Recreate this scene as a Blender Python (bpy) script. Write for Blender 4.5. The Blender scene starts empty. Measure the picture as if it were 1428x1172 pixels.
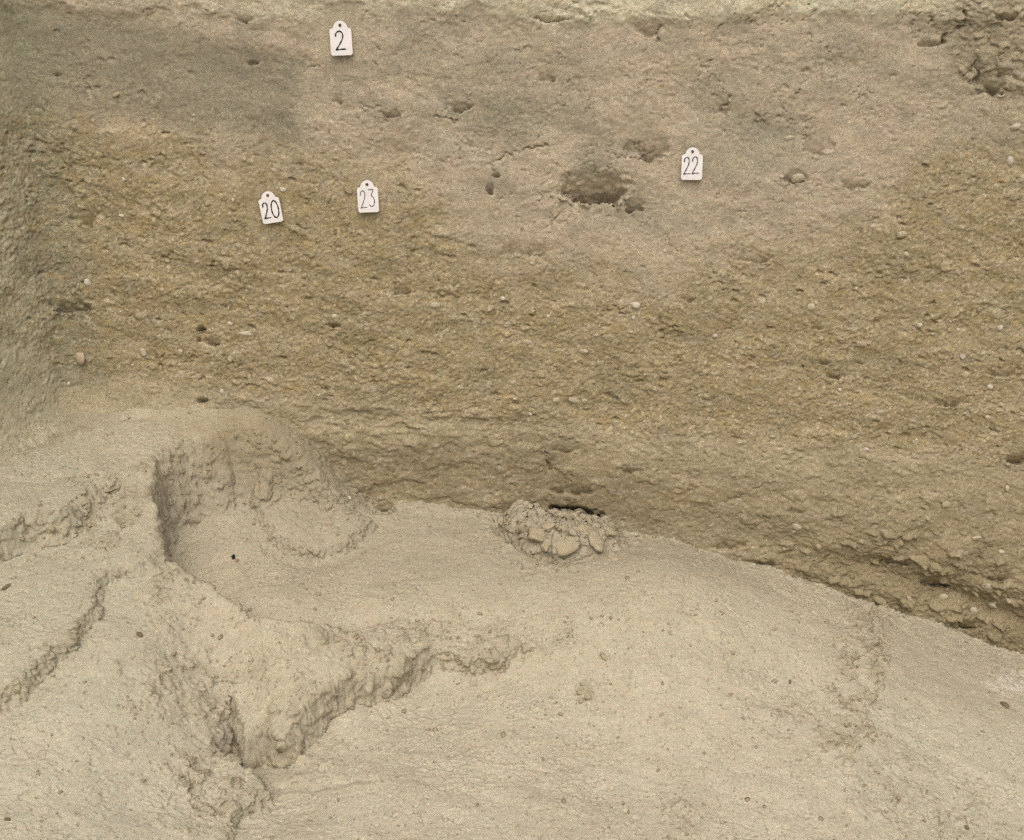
import bpy, bmesh, math, random, time
import numpy as np
T0 = time.time()
random.seed(7)
R = math.radians
S = bpy.context.scene
COL = S.collection

# ------------------------------------------------------------------ camera
PITCH, FPX, CU, CV = R(25.0), 2000.0, 714.0, 586.0
DIST = 2.0
CAM = np.array([0.0, -DIST*math.cos(PITCH), 0.985])
FWD = np.array([0.0, math.cos(PITCH), -math.sin(PITCH)])
UPV = np.array([0.0, math.sin(PITCH), math.cos(PITCH)])
cd = bpy.data.cameras.new('camera')
cam = bpy.data.objects.new('camera', cd)
COL.objects.link(cam)
cam.location = CAM
cam.rotation_euler = (math.pi/2 - PITCH, 0, 0)
cd.sensor_fit = 'HORIZONTAL'
cd.sensor_width = 36.0
cd.lens = 36.0*FPX/1428.0
cd.clip_start = 0.02
cd.clip_end = 200
S.camera = cam
S.render.resolution_x, S.render.resolution_y = 1024, 840

# ------------------------------------------------------------------ light
SUN_EL, SUN_AZ = R(56), R(180)          # azimuth measured clockwise from +Y
w = bpy.data.worlds.new('World'); S.world = w; w.use_nodes = True
nt = w.node_tree
bg = nt.nodes['Background']
sky = nt.nodes.new('ShaderNodeTexSky')
sky.sky_type = 'NISHITA'; sky.sun_disc = False
sky.sun_elevation = SUN_EL; sky.sun_rotation = SUN_AZ
sky.air_density = 1.0; sky.dust_density = 8.0; sky.ozone_density = 0.3
nt.links.new(sky.outputs[0], bg.inputs[0])
bg.inputs[1].default_value = 0.11
sd = bpy.data.lights.new('sun', 'SUN')
sd.energy = 1.5; sd.angle = R(60); sd.color = (1.0, 0.97, 0.92)
sun = bpy.data.objects.new('sun', sd); COL.objects.link(sun)
sun.rotation_euler = (math.pi/2 - SUN_EL, 0, math.pi - SUN_AZ)
sun.location = (0, -2, 4)
S.view_settings.view_transform = 'Standard'
S.view_settings.look = 'None'
S.view_settings.exposure = 0.17
S.view_settings.gamma = 1.0
S.cycles.max_bounces = 6
S.cycles.use_denoising = False

# ------------------------------------------------------------------ survey helpers (metres <-> sight lines)
def ray(u, v):
    a = (np.asarray(u, float) - CU)/FPX; b = (CV - np.asarray(v, float))/FPX
    return np.stack([a, FWD[1] + b*UPV[1], FWD[2] + b*UPV[2]], -1)
def on_z(u, v, z):
    d = ray(u, v); t = (z - CAM[2])/d[..., 2]
    return CAM + d*t[..., None]
def on_y(u, v, y=0.0):
    d = ray(u, v); t = (y - CAM[1])/d[..., 1]
    return CAM + d*t[..., None]
def to_px(P):
    q = P - CAM
    dep = q[..., 1]*FWD[1] + q[..., 2]*FWD[2]
    return CU + FPX*q[..., 0]/dep, CV - FPX*(q[..., 1]*UPV[1] + q[..., 2]*UPV[2])/dep

# ------------------------------------------------------------------ noise
def _tab(seed):
    r = np.random.RandomState(seed)
    a = r.rand(256, 256)*2*np.pi
    return np.cos(a).astype(np.float32), np.sin(a).astype(np.float32)
_tabs = {}
def perlin(x, y, seed=0):
    if seed not in _tabs: _tabs[seed] = _tab(seed + 11)
    gx, gy = _tabs[seed]
    x = np.asarray(x, np.float32); y = np.asarray(y, np.float32)
    xf = np.floor(x); yf = np.floor(y)
    xi = xf.astype(np.int32) & 255; yi = yf.astype(np.int32) & 255
    fx = x - xf; fy = y - yf
    x1 = (xi + 1) & 255; y1 = (yi + 1) & 255
    ux = fx*fx*fx*(fx*(fx*6 - 15) + 10); uy = fy*fy*fy*(fy*(fy*6 - 15) + 10)
    def g(ix, iy, dx, dy):
        return gx[ix, iy]*dx + gy[ix, iy]*dy
    a = g(xi, yi, fx, fy); b = g(x1, yi, fx - 1, fy)
    c = g(xi, y1, fx, fy - 1); d = g(x1, y1, fx - 1, fy - 1)
    return 1.5*((a + ux*(b - a)) + uy*((c + ux*(d - c)) - (a + ux*(b - a))))
def fbm(x, y, oct=4, gain=0.5, seed=0):
    s = 0; a = 1.0; f = 1.0; n = 0
    for i in range(oct):
        s = s + a*perlin(x*f + 17.3*i, y*f + 5.1*i, seed + i); n += a
        a *= gain; f *= 2.03
    return s/n
_wt = {}
def worley(x, y, seed=0):
    if seed not in _wt:
        r = np.random.RandomState(seed + 501)
        _wt[seed] = [r.rand(256, 256).astype(np.float32) for _ in range(3)]
    jx, jy, jr = _wt[seed]
    x = np.asarray(x, np.float32); y = np.asarray(y, np.float32)
    xf = np.floor(x); yf = np.floor(y)
    f1 = np.full(x.shape, 9.0, np.float32); f2 = f1.copy(); rid = np.zeros_like(f1)
    for i in (-1, 0, 1):
        for j in (-1, 0, 1):
            xi = (xf + i).astype(np.int32) & 255; yi = (yf + j).astype(np.int32) & 255
            dx = xf + i + jx[xi, yi] - x; dy = yf + j + jy[xi, yi] - y
            d = np.sqrt(dx*dx + dy*dy)
            c = d < f1
            f2 = np.where(c, f1, np.minimum(f2, d))
            rid = np.where(c, jr[xi, yi], rid)
            f1 = np.where(c, d, f1)
    return f1, f2, rid
def lump(x, y, seed, prob):
    """isolated rounded grains: a part of the cells carries a crisp-edged dome"""
    f1, f2, rid = worley(x, y, seed)
    r = 0.22 + 0.33*np.modf(rid*7.13)[0]
    return np.sqrt(np.clip(1 - (f1/r)**2, 0, 1))*(rid < prob)*(0.5 + r), rid
_g3 = np.random.RandomState(77).randn(4096, 3).astype(np.float32); _g3 /= np.linalg.norm(_g3, axis=1, keepdims=True)
_r3 = np.random.RandomState(78).rand(4096, 4).astype(np.float32)
def _h3(i, j, k, seed): return ((i*73856093) ^ (j*19349663) ^ (k*83492791) ^ (seed*2654435)) & 4095
def perlin3(p, seed=0):
    f = np.floor(p); i = f.astype(np.int64); t = (p - f).astype(np.float32); u = t*t*t*(t*(t*6 - 15) + 10); r = 0
    for a in (0, 1):
        for b in (0, 1):
            for c in (0, 1):
                g = _g3[_h3(i[:, 0] + a, i[:, 1] + b, i[:, 2] + c, seed)]
                v = g[:, 0]*(t[:, 0] - a) + g[:, 1]*(t[:, 1] - b) + g[:, 2]*(t[:, 2] - c)
                r = r + v*(u[:, 0] if a else 1 - u[:, 0])*(u[:, 1] if b else 1 - u[:, 1])*(u[:, 2] if c else 1 - u[:, 2])
    return 1.5*r
def fbm3(p, oct=3, gain=.5, seed=0):
    s = 0; a = 1; n = 0
    for i in range(oct):
        s = s + a*perlin3(p, seed + i); n += a; a *= gain; p = p*2.03 + 3.7
    return s/n
def lump3(p, seed, prob):
    """isolated rounded grains in the solid, whatever way the face turns"""
    f = np.floor(p); fi = f.astype(np.int64); best = np.full(len(p), 9., np.float32); rid = np.zeros(len(p), np.float32)
    for a in (-1, 0, 1):
        for b in (-1, 0, 1):
            for c in (-1, 0, 1):
                r = _r3[_h3(fi[:, 0] + a, fi[:, 1] + b, fi[:, 2] + c, seed)]
                d = np.sqrt(((f + np.array([a, b, c]) + r[:, :3] - p)**2).sum(1))
                k = d < best; best = np.where(k, d, best); rid = np.where(k, r[:, 3], rid)
    rr = 0.30 + 0.35*np.modf(rid*7.13)[0]
    return np.sqrt(np.clip(1 - (best/rr)**2, 0, 1))*(rid < prob)*(0.5 + rr)
def sstep(a, b, x):
    t = np.clip((x - a)/(b - a), 0, 1); return t*t*(3 - 2*t)
def blob(u, v, cu, cv, ru, rv, ang=0.0, soft=0.35, wob=0.0, seed=3):
    """soft elliptical mask, 1 inside"""
    c, s = math.cos(R(ang)), math.sin(R(ang))
    du, dv = u - cu, v - cv
    a = (du*c + dv*s)/ru; b = (-du*s + dv*c)/rv
    r = np.sqrt(a*a + b*b)
    if wob: r = r + wob*fbm(u/ (0.6*min(ru, rv)+6), v/(0.6*min(ru, rv)+6), 3, 0.5, seed)
    return 1 - sstep(1 - soft, 1 + soft, r)
def polyline_dist(x, y, pts):
    best = np.full(x.shape, 1e9, np.float32); par = np.zeros_like(best)
    n = len(pts) - 1
    for i in range(n):
        ax, ay = pts[i]; bx, by = pts[i + 1]
        ex, ey = bx - ax, by - ay; L = ex*ex + ey*ey + 1e-12
        t = np.clip(((x - ax)*ex + (y - ay)*ey)/L, 0, 1)
        d = np.hypot(x - ax - t*ex, y - ay - t*ey)
        c = d < best
        best = np.where(c, d, best); par = np.where(c, (i + t)/n, par)
    return best, par
def poly_sdf(x, y, pts):
    """positive inside"""
    d, _ = polyline_dist(x, y, list(pts) + [pts[0]])
    ins = np.zeros(x.shape, bool)
    n = len(pts); j = n - 1
    for i in range(n):
        xi, yi = pts[i]; xj, yj = pts[j]
        c = ((yi > y) != (yj > y)) & (x < (xj - xi)*(y - yi)/(yj - yi + 1e-12) + xi)
        ins ^= c; j = i
    return np.where(ins, d, -d)
def tps(ctrl):
    P = np.array(ctrl, float); xy = P[:, :2]; n = len(P)
    def k(d2): return 0.5*d2*np.log(d2 + 1e-9)
    d2 = ((xy[:, None] - xy[None])**2).sum(-1)
    A = np.zeros((n + 3, n + 3)); A[:n, :n] = k(d2) + np.eye(n)*2e-4
    A[:n, n] = 1; A[:n, n+1:] = xy; A[n, :n] = 1; A[n+1:, :n] = xy.T
    b = np.zeros(n + 3); b[:n] = P[:, 2]
    c = np.linalg.solve(A, b)
    def f(x, y):
        r = c[n] + c[n+1]*x + c[n+2]*y
        for i in range(n):
            r = r + c[i]*k((x - xy[i, 0])**2 + (y - xy[i, 1])**2)
        return r
    return f
def bilin(A, xs, ys, x, y):
    """A[i,j] on sorted axes xs (i), ys (j)"""
    i = np.clip(np.searchsorted(xs, x) - 1, 0, len(xs) - 2)
    j = np.clip(np.searchsorted(ys, y) - 1, 0, len(ys) - 2)
    a = np.clip((x - xs[i])/(xs[i+1] - xs[i]), 0, 1); b = np.clip((y - ys[j])/(ys[j+1] - ys[j]), 0, 1)
    return (A[i, j]*(1-a)*(1-b) + A[i+1, j]*a*(1-b) + A[i, j+1]*(1-a)*b + A[i+1, j+1]*a*b)

# ------------------------------------------------------------------ mesh helpers
def grid_mesh(name, P, flip=False):
    n, m = P.shape[:2]
    me = bpy.data.meshes.new(name)
    idx = np.arange(n*m, dtype=np.int32).reshape(n, m)
    q = np.stack([idx[:-1, :-1], idx[1:, :-1], idx[1:, 1:], idx[:-1, 1:]], -1).reshape(-1, 4)
    if flip: q = q[:, ::-1]
    nf = len(q)
    me.vertices.add(n*m); me.loops.add(nf*4); me.polygons.add(nf)
    me.vertices.foreach_set('co', P.reshape(-1).astype(np.float32))
    me.loops.foreach_set('vertex_index', np.ascontiguousarray(q).reshape(-1))
    me.polygons.foreach_set('loop_start', np.arange(0, nf*4, 4, dtype=np.int32))
    me.polygons.foreach_set('use_smooth', np.ones(nf, bool))
    me.update(calc_edges=True)
    return me
def add_color(me, name, C):
    at = me.color_attributes.new(name, 'FLOAT_COLOR', 'POINT')
    a = np.ones((C.shape[0]*C.shape[1], 4), np.float32); a[:, :3] = C.reshape(-1, 3)
    at.data.foreach_set('color', a.reshape(-1))
def link(name, me, mat=None, parent=None):
    o = bpy.data.objects.new(name, me); COL.objects.link(o)
    if mat is not None and not me.materials: me.materials.append(mat)
    if parent is not None: o.parent = parent
    return o
def tag(o, label, cat, group=None):
    o['label'] = label; o['category'] = cat
    if group: o['group'] = group
def lin(r, g, b):
    f = lambda c: ((c/255 + 0.055)/1.055)**2.4 if c/255 > 0.04045 else c/255/12.92
    return np.array([f(r), f(g), f(b)], np.float32)

# ------------------------------------------------------------------ materials
def soil_material(name, base=None, attr=True, bump=0.5, speck=1.0):
    m = bpy.data.materials.new(name); m.use_nodes = True
    N = m.node_tree; n = N.nodes; L = N.links
    bs = n['Principled BSDF']
    bs.inputs['Roughness'].default_value = 0.97
    bs.inputs['Specular IOR Level'].default_value = 0.12
    tc = n.new('ShaderNodeTexCoord')
    if attr:
        at = n.new('ShaderNodeVertexColor'); at.layer_name = 'earth'; src = at.outputs['Color']
    else:
        rgb = n.new('ShaderNodeRGB'); rgb.outputs[0].default_value = (*base, 1); src = rgb.outputs[0]
    def noise(scale, det, rough=0.6):
        t = n.new('ShaderNodeTexNoise'); t.inputs['Scale'].default_value = scale
        t.inputs['Detail'].default_value = det; t.inputs['Roughness'].default_value = rough
        L.new(tc.outputs['Object'], t.inputs['Vector']); return t
    def mulv(a, fac, lo, hi):
        mr = n.new('ShaderNodeMapRange'); mr.inputs['From Min'].default_value = 0.3; mr.inputs['From Max'].default_value = 0.7
        mr.inputs['To Min'].default_value = lo; mr.inputs['To Max'].default_value = hi
        L.new(fac, mr.inputs['Value'])
        mx = n.new('ShaderNodeVectorMath'); mx.operation = 'SCALE'
        L.new(a, mx.inputs[0]); L.new(mr.outputs[0], mx.inputs['Scale']); return mx.outputs[0]
    c = mulv(src, noise(260, 4, 0.7).outputs['Fac'], 1 - 0.16*speck, 1 + 0.14*speck)
    c = mulv(c, noise(900, 2).outputs['Fac'], 1 - 0.14*speck, 1 + 0.14*speck)
    # hue drift between reddish and greenish grains
    hn = noise(140, 5, 0.75)
    mix = n.new('ShaderNodeMix'); mix.data_type = 'RGBA'; mix.blend_type = 'MULTIPLY'
    mix.inputs[0].default_value = 1.0
    cr = n.new('ShaderNodeValToRGB')
    cr.color_ramp.elements[0].position = 0.32; cr.color_ramp.elements[0].color = (1.05, 0.985, 0.93, 1)
    cr.color_ramp.elements[1].position = 0.68; cr.color_ramp.elements[1].color = (0.955, 1.01, 1.03, 1)
    L.new(hn.outputs['Fac'], cr.inputs[0]); L.new(c, mix.inputs[6]); L.new(cr.outputs[0], mix.inputs[7])
    L.new(mix.outputs[2], bs.inputs['Base Color'])
    bn = noise(700, 6, 0.75)
    bp = n.new('ShaderNodeBump'); bp.inputs['Strength'].default_value = bump; bp.inputs['Distance'].default_value = 0.0012
    L.new(bn.outputs['Fac'], bp.inputs['Height']); L.new(bp.outputs[0], bs.inputs['Normal'])
    return m
def plain_material(name, col, rough=0.8, vary=0.1, scale=200, bump=0.2, spec=0.2, metal=0.0):
    m = bpy.data.materials.new(name); m.use_nodes = True
    N = m.node_tree; n = N.nodes; L = N.links; bs = n['Principled BSDF']
    bs.inputs['Roughness'].default_value = rough; bs.inputs['Specular IOR Level'].default_value = spec
    bs.inputs['Metallic'].default_value = metal
    tc = n.new('ShaderNodeTexCoord'); t = n.new('ShaderNodeTexNoise')
    t.inputs['Scale'].default_value = scale; t.inputs['Detail'].default_value = 5
    L.new(tc.outputs['Object'], t.inputs['Vector'])
    cr = n.new('ShaderNodeValToRGB')
    cr.color_ramp.elements[0].position = 0.3; cr.color_ramp.elements[1].position = 0.7
    cr.color_ramp.elements[0].color = (*[c*(1 - vary) for c in col], 1)
    cr.color_ramp.elements[1].color = (*[min(1, c*(1 + vary)) for c in col], 1)
    L.new(t.outputs['Fac'], cr.inputs[0]); L.new(cr.outputs[0], bs.inputs['Base Color'])
    bp = n.new('ShaderNodeBump'); bp.inputs['Strength'].default_value = bump; bp.inputs['Distance'].default_value = 0.0006
    L.new(t.outputs['Fac'], bp.inputs['Height']); L.new(bp.outputs[0], bs.inputs['Normal'])
    return m
M_WALL = soil_material('section_soil', bump=0.9, speck=1.25)
M_FLOOR = soil_material('trodden_soil', bump=0.6, speck=0.8)

# ================================================================== TRENCH FLOOR: large forms
def pz(u, v, z):
    p = on_z(u, v, z); return float(p[0]), float(p[1]), z
def contact(u, v, y=-0.012):
    p = on_y(u, v, y); return float(p[0]), float(p[1]), float(p[2])
foot = [(440, 668), (480, 688), (560, 706), (640, 718), (700, 724), (780, 742), (860, 748), (930, 752), (1000, 778),
        (1100, 806), (1200, 842), (1300, 872), (1428, 922), (1560, 960)]
base_ctrl = [contact(*p) for p in foot]
base_ctrl += [pz(*p) for p in [
    (330, 800, .010), (300, 730, .035), (260, 790, .012), (420, 780, .006), (500, 800, 0), (600, 760, .0), (700, 780, -.004), (400, 865, .0),
    (560, 860, -.012), (650, 870, -.024), (745, 880, -.032), (760, 840, -.02), (900, 850, -.022), (950, 800, -.012), (1000, 900, -.052),
    (1100, 950, -.09), (1200, 930, -.115), (1300, 950, -.155), (1428, 1000, -.205), (1428, 1172, -.20),
    (1200, 1100, -.135), (1000, 1050, -.098), (850, 1000, -.082), (700, 1000, -.07), (640, 940, -.061), (580, 950, -.062), (520, 1000, -.065), (720, 925, -.055),
    (450, 1060, -.072), (420, 1088, -.072), (520, 1092, -.064), (560, 1130, -.066), (700, 1172, -.078),
    (900, 1172, -.10), (430, 1130, -.066), (450, 1172, -.062), (350, 1055, -.078), (300, 1100, -.07), (900, 950, -.06), (800, 930, -.052)]]
base_ctrl += [(-0.9, -0.8, -.06), (0, -1.2, -.1), (1.0, -1.2, -.2), (1.4, -0.4, -.26), (-1.2, -0.2, 0)]
base_f = tps(base_ctrl)
t3_f = tps([pz(*p) for p in [
    (222, 768, .078), (265, 800, .066), (340, 850, .046), (470, 885, .012), (560, 860, -.012), (650, 870, -.024), (745, 880, -.032),
    (494, 936, -.018), (560, 922, -.022), (600, 905, -.026), (690, 910, -.036),
    (440, 980, -.022), (391, 1034, -.042), (325, 955, -.012), (372, 1000, -.030), (200, 900, .05), (100, 1000, .036), (20, 960, .046),
    (100, 1172, -.005), (290, 1030, -.030), (348, 1069, -.045), (370, 1100, -.052), (300, 1172, -.05), (180, 1050, .0),
    (380, 940, .004), (230, 960, .022)]] + [(-0.9, -0.5, .06), (-0.7, -0.9, -.02)])
T3 = [pz(*p)[:2] for p in [
    (222, 768, .078), (265, 800, .066), (340, 850, .046), (400, 868, .03), (480, 880, .010), (560, 862, -.012), (650, 870, -.024), (760, 878, -.033),
    (690, 911, -.036), (640, 903, -.03), (600, 899, -.026), (575, 912, -.024), (545, 930, -.022), (515, 942, -.02), (495, 934, -.018),
    (482, 945, -.02), (458, 962, -.021), (434, 982, -.023), (414, 1002, -.03), (404, 1022, -.037), (391, 1036, -.042),
    (378, 1022, -.037), (372, 1003, -.031), (358, 1010, -.031), (340, 1016, -.031),
    (333, 990, -.022), (325, 953, -.011), (312, 985, -.02), (297, 1014, -.027), (292, 1037, -.032), (315, 1052, -.038), (348, 1069, -.045),
    (372, 1101, -.052), (355, 1112, -.052), (330, 1122, -.051), (320, 1140, -.051), (313, 1158, -.05), (296, 1178, -.05), (270, 1300, -.06),
    (-400, 1300, -.03), (-600, 900, .06), (-200, 760, .08), (150, 740, .08)]]
t2_f = tps([pz(*p) for p in [(0, 760, .098), (100, 760, .100), (200, 770, .094), (222, 760, .09), (215, 700, .12), (125, 800, .092), (100, 870, .082), (20, 928, .071),
                             (-150, 900, .09), (178, 788, .088)]])
T2 = [pz(*p)[:2] for p in [
    (-600, 1180, .07), (-100, 990, .078), (20, 930, .080), (62, 894, .083), (104, 869, .084), (126, 834, .088), (128, 800, .091), (150, 789, .09),
    (182, 786, .088), (205, 782, .086), (219, 768, .082), (220, 740, .098), (214, 700, .115), (212, 660, .13), (150, 610, .14), (-600, 640, .14)]]
t1_f = tps([pz(*p) for p in [(0, 640, .150), (100, 590, .152), (280, 570, .158), (350, 573, .158), (210, 655, .140), (130, 672, .143), (75, 712, .140),
                             (0, 745, .136), (405, 612, .125), (440, 640, .095), (470, 668, .060), (490, 688, .032), (310, 600, .145), (0, 690, .146), (-200, 700, .15)]])
T1 = [pz(*p)[:2] for p in [
    (-600, 860, .13), (-60, 752, .138), (0, 734, .138), (30, 716, .14), (78, 710, .14), (98, 698, .141), (130, 668, .142), (180, 660, .141), (212, 648, .140),
    (217, 634, .142), (238, 620, .144), (262, 610, .145), (320, 597, .145), (366, 603, .14), (405, 616, .125), (440, 644, .095), (470, 672, .06), (492, 692, .03), (520, 660, .06), (520, 556, .16),
    (600, 500, .2), (-600, 500, .2)]]
SLAB = [pz(*p)[:2] for p in [(352, 690, .06), (420, 676, .06), (492, 688, .045), (519, 714, .03), (498, 738, .022), (478, 751, .022), (440, 762, .022),
                             (405, 759, .022), (385, 748, .025)]]
HEAP = [pz(*p)[:2] for p in [(704, 742, -.014), (722, 758, -.010), (752, 770, -.008), (785, 776, -.008), (830, 768, -.010), (866, 752, -.014)]] + [(.158, .03), (-.012, .03)]
def floor_macro(x, y, fine=True):
    wx = 0.0022*fbm(x*45, y*45, 2, 0.45, 40) + 0.005*perlin(x*20, y*20, 44)
    wy = 0.0022*fbm(x*45 + 9, y*45 + 4, 2, 0.45, 41) + 0.005*perlin(x*20 + 3, y*20, 45)
    if not fine: wx = wx*0; wy = wy*0
    X, Y = x + wx, y + wy
    z = base_f(x, y)
    step = np.zeros_like(z); under = np.zeros_like(z)
    def tier(z, f, poly, w, wv=0.006, seed=50, rnd=0.006, cut=0.0):
        nonlocal step, under
        sd = poly_sdf(X, Y, poly)
        ww = w*(1 + 0.45*perlin(x*14, y*14, seed))
        m = np.clip((sd + ww)/(ww + rnd), 0, 1)
        m = 1 - (1 - m)**1.6
        m = m*m*(3 - 2*m)
        zt = f(x, y)
        step = np.maximum(step*(1 - m), np.clip(1 - np.abs(sd + ww*0.45)/(ww*0.95 + 0.004), 0, 1)*np.clip(np.abs(zt - z)/0.02, 0, 1))
        under = under*(1 - m) + cut*np.clip(1 - np.abs(sd + ww*0.95)/(ww*0.75), 0, 1)*np.clip((zt - z)/0.02, 0, 1)*np.clip(.55 + .9*perlin(x*26, y*26, seed + 7), 0, 1.3)
        return z + (zt - z)*m
    nx_, ny_, _n = pz(352, 1045, -.075)
    z = z - 0.013*np.exp(-(((x - nx_)/.022)**2 + ((y - ny_)/.030)**2))
    z = tier(z, t3_f, T3, 0.0115, seed=50, rnd=0.006, cut=1.0)
    z = tier(z, t2_f, T2, 0.016, seed=51, cut=.4)
    z = tier(z, t1_f, T1, np.interp(x, [-.62, -.50, -.46, -.40, -.30], [.020, .020, .026, .042, .035]), seed=52, rnd=0.006)
    z = z + 0.007*np.exp(-np.clip(-0.004 - y, 0, 1)/0.016)*(1 - sstep(-.46, -.36, x))      # washed-down soil along the wall foot
    # slab lying proud in the hollow, undercut front
    sd = poly_sdf(X, Y, SLAB)
    front = np.clip((-y - 0.005)/0.06, 0.15, 1)
    sfr = sstep(-.395, -.35, x)*sstep(-.035, -.075, y)
    z = z + 0.012*front*sfr*sstep(-0.009, 0.006, sd + .003*perlin(x*90, y*90, 47)) - 0.005*sfr*sstep(0.03, 0.0, np.abs(sd + 0.012))
    under = under + .2*front*sfr*np.clip(1 - np.abs(sd + .004)/.005, 0, 1)
    # pit where the heap of clods lies
    sd = poly_sdf(X, Y, HEAP)
    z = z - 0.012*np.exp(-((sd + 0.003)/0.009)**2)*(y < -0.02)*sstep(.14, .05, x) + (0.026 + .010*fbm(x*55, y*55, 3, .5, 46))*sstep(-0.003, 0.022, sd)*np.clip(1 - 4*np.clip(x - .10, 0, 1) - 5*np.clip(.02 - x, 0, 1), 0, 1)
    return z, step, under
NX0, NY0 = 600, 310
gx0 = np.linspace(-0.74, 0.84, NX0); gy0 = np.linspace(-0.76, 0.03, NY0)
X0, Y0 = np.meshgrid(gx0, gy0, indexing='ij')
Z0 = floor_macro(X0, Y0)[0]
X, Y = X0.copy(), Y0.copy()
for it in range(220):       # let grid lines gather on the steep faces
    Z = bilin(Z0, gx0, gy0, X, Y)
    def wgt(a0, a1, b0, b1, z0, z1):
        l2 = np.hypot(a1 - a0, b1 - b0) + 1e-6
        return np.minimum(np.sqrt(l2*l2 + (z1 - z0)**2)/l2, 6.0)**1.7
    wi = wgt(X[:-1], X[1:], Y[:-1], Y[1:], Z[:-1], Z[1:])
    wj = wgt(X[:, :-1], X[:, 1:], Y[:, :-1], Y[:, 1:], Z[:, :-1], Z[:, 1:])
    a, b = wi[:-1, 1:-1], wi[1:, 1:-1]; c, d = wj[1:-1, :-1], wj[1:-1, 1:]
    sw = a + b + c + d
    for A in (X, Y):
        nA = (a*A[:-2, 1:-1] + b*A[2:, 1:-1] + c*A[1:-1, :-2] + d*A[1:-1, 2:])/sw
        A[1:-1, 1:-1] += 0.7*(nA - A[1:-1, 1:-1])
print('warp', time.time() - T0)
# fine floor grid
NX, NY = 1240, 630
iu = np.linspace(0, NX0 - 1, NX); jv = np.linspace(0, NY0 - 1, NY)
II, JJ = np.meshgrid(iu, jv, indexing='ij')
ax = np.arange(NX0, dtype=float); ay = np.arange(NY0, dtype=float)
FX = bilin(X, ax, ay, II, JJ); FY = bilin(Y, ax, ay, II, JJ)
FZ, FSTEP, UNDER = floor_macro(FX, FY)
P = np.stack([FX, FY, FZ], -1)
FU, FV = to_px(P)
def normals(P):
    du = np.gradient(P, axis=0); dv = np.gradient(P, axis=1)
    n = np.cross(du, dv); return n/(np.linalg.norm(n, axis=-1, keepdims=True) + 1e-12)
# surface texture in arc-length like grid coordinates (1 unit = 1 mm)
A = FX*1000.0; B = FY*1000.0
N0 = normals(P)
UNDER = UNDER*(1 - blob(FU, FV, 383, 1045, 45, 32, 0, .4))
hn = N0[..., :2]/(np.linalg.norm(N0[..., :2], axis=-1, keepdims=True) + 1e-3)
P[..., :2] -= hn*(0.007*UNDER)[..., None]      # undercut below the broken rims
slope = 1 - np.clip(N0[..., 2], 0, 1)
steep = np.clip(sstep(0.10, 0.42, slope) + 0.6*FSTEP, 0, 1)
steep = np.clip(steep*(0.75 + 0.5*perlin(A/40, B/40, 60)), 0, 1)
crumbly = np.zeros_like(FZ)
for (cu, cv, ru, rv, an, s_) in [(160, 710, 70, 50, -20, 1.0), (270, 960, 90, 50, 0, .7), (300, 1090, 65, 60, 0, 1.0), (350, 930, 90, 30, 10, .5), (240, 840, 30, 60, 0, .6),
                              (1200, 930, 34, 95, 8, 1.3), (1180, 1030, 44, 28, -20, 1.1), (1090, 1000, 60, 30, 0, .35), (700, 900, 90, 22, -8, .8), (560, 900, 80, 25, -20, .8),
                              (815, 965, 14, 16, 0, .8), (1250, 1100, 60, 50, 0, .45), (330, 640, 110, 50, 14, .35), (440, 720, 90, 50, 0, .4), (470, 900, 60, 25, 10, .6), (400, 985, 60, 30, -30, .5), (120, 760, 90, 30, 0, .4), (40, 610, 70, 20, -25, .6), (760, 790, 60, 18, 0, .6), (785, 745, 85, 34, 0, 1.8), (1340, 1140, 60, 40, 0, .4),
                              (430, 1060, 60, 25, -10, .5), (945, 1150, 25, 30, 0, .5), (560, 835, 60, 12, 5, .3)]:
    crumbly = np.maximum(crumbly, s_*blob(FU, FV, cu, cv, ru, rv, an, 0.6, 0.5))
crumbly = 1.5*crumbly*sstep(-0.35, 0.25, fbm(A/26, B/26, 3, 0.5, 61))
rough = np.clip(np.maximum(steep, crumbly), 0, 1.5)*(1 - .12*blob(FU, FV, 330, 650, 120, 75, 10, .4))
d = 0.0055*fbm(A/150, B/110, 3, 0.5, 62)
d += 0.0016*fbm(A/52, B/36, 3, 0.5, 53)
d += 0.0009*fbm(A/28, B/22, 3, 0.5, 63)*(1 + 2.5*rough)
d += 0.00035*fbm(A/7, B/5, 3, 0.6, 64)*(1 + 1.5*rough)
d += 0.00030*perlin(A/2.6, B/2.2, 59)*(0.7 + rough)
h1, rid = lump(A/11 + 0.3*perlin(A/6, B/6, 66), B/8.5 + 0.3*perlin(A/6 + 7, B/6, 67), 65, .55)
h2, ridb = lump(A/6 + 0.3*perlin(A/4, B/4, 58), B/4.6, 68, .6)
h3, _ = lump(A/3.6, B/3.0, 57, .5)
kr = rough > 0.02
p3 = P[kr]*1000.0
p3w = p3 + 2.5*np.stack([perlin3(p3/7, 1), perlin3(p3/7, 2), perlin3(p3/7, 3)], -1)
face = 0.0060*(0.22 - np.abs(fbm3(p3/np.array([34., 34., 20.]), 3, .55, 10))) + 0.0030*fbm3(p3/np.array([15., 15., 8.]), 3, .55, 20)
stretch = 1000*np.maximum(np.linalg.norm(np.gradient(P, axis=0), axis=-1), np.linalg.norm(np.gradient(P, axis=1), axis=-1))[kr]
damp3 = np.clip(2.0/stretch, .15, 1)
face += 0.0050*lump3(p3w/22, 33, .6) + 0.0038*lump3(p3w/12, 30, .5) + damp3*(0.0026*lump3(p3w/6.5, 31, .5) + 0.0013*lump3(p3/3.8, 32, .5))
d[kr] += rough[kr]*face
d += 0.0015*h3*sstep(0.0, 0.4, fbm(A/30, B/22, 3, .5, 56))*(1 - rough)
f1b = np.where(h2 > 0, 0.2, 0.5)
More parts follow.
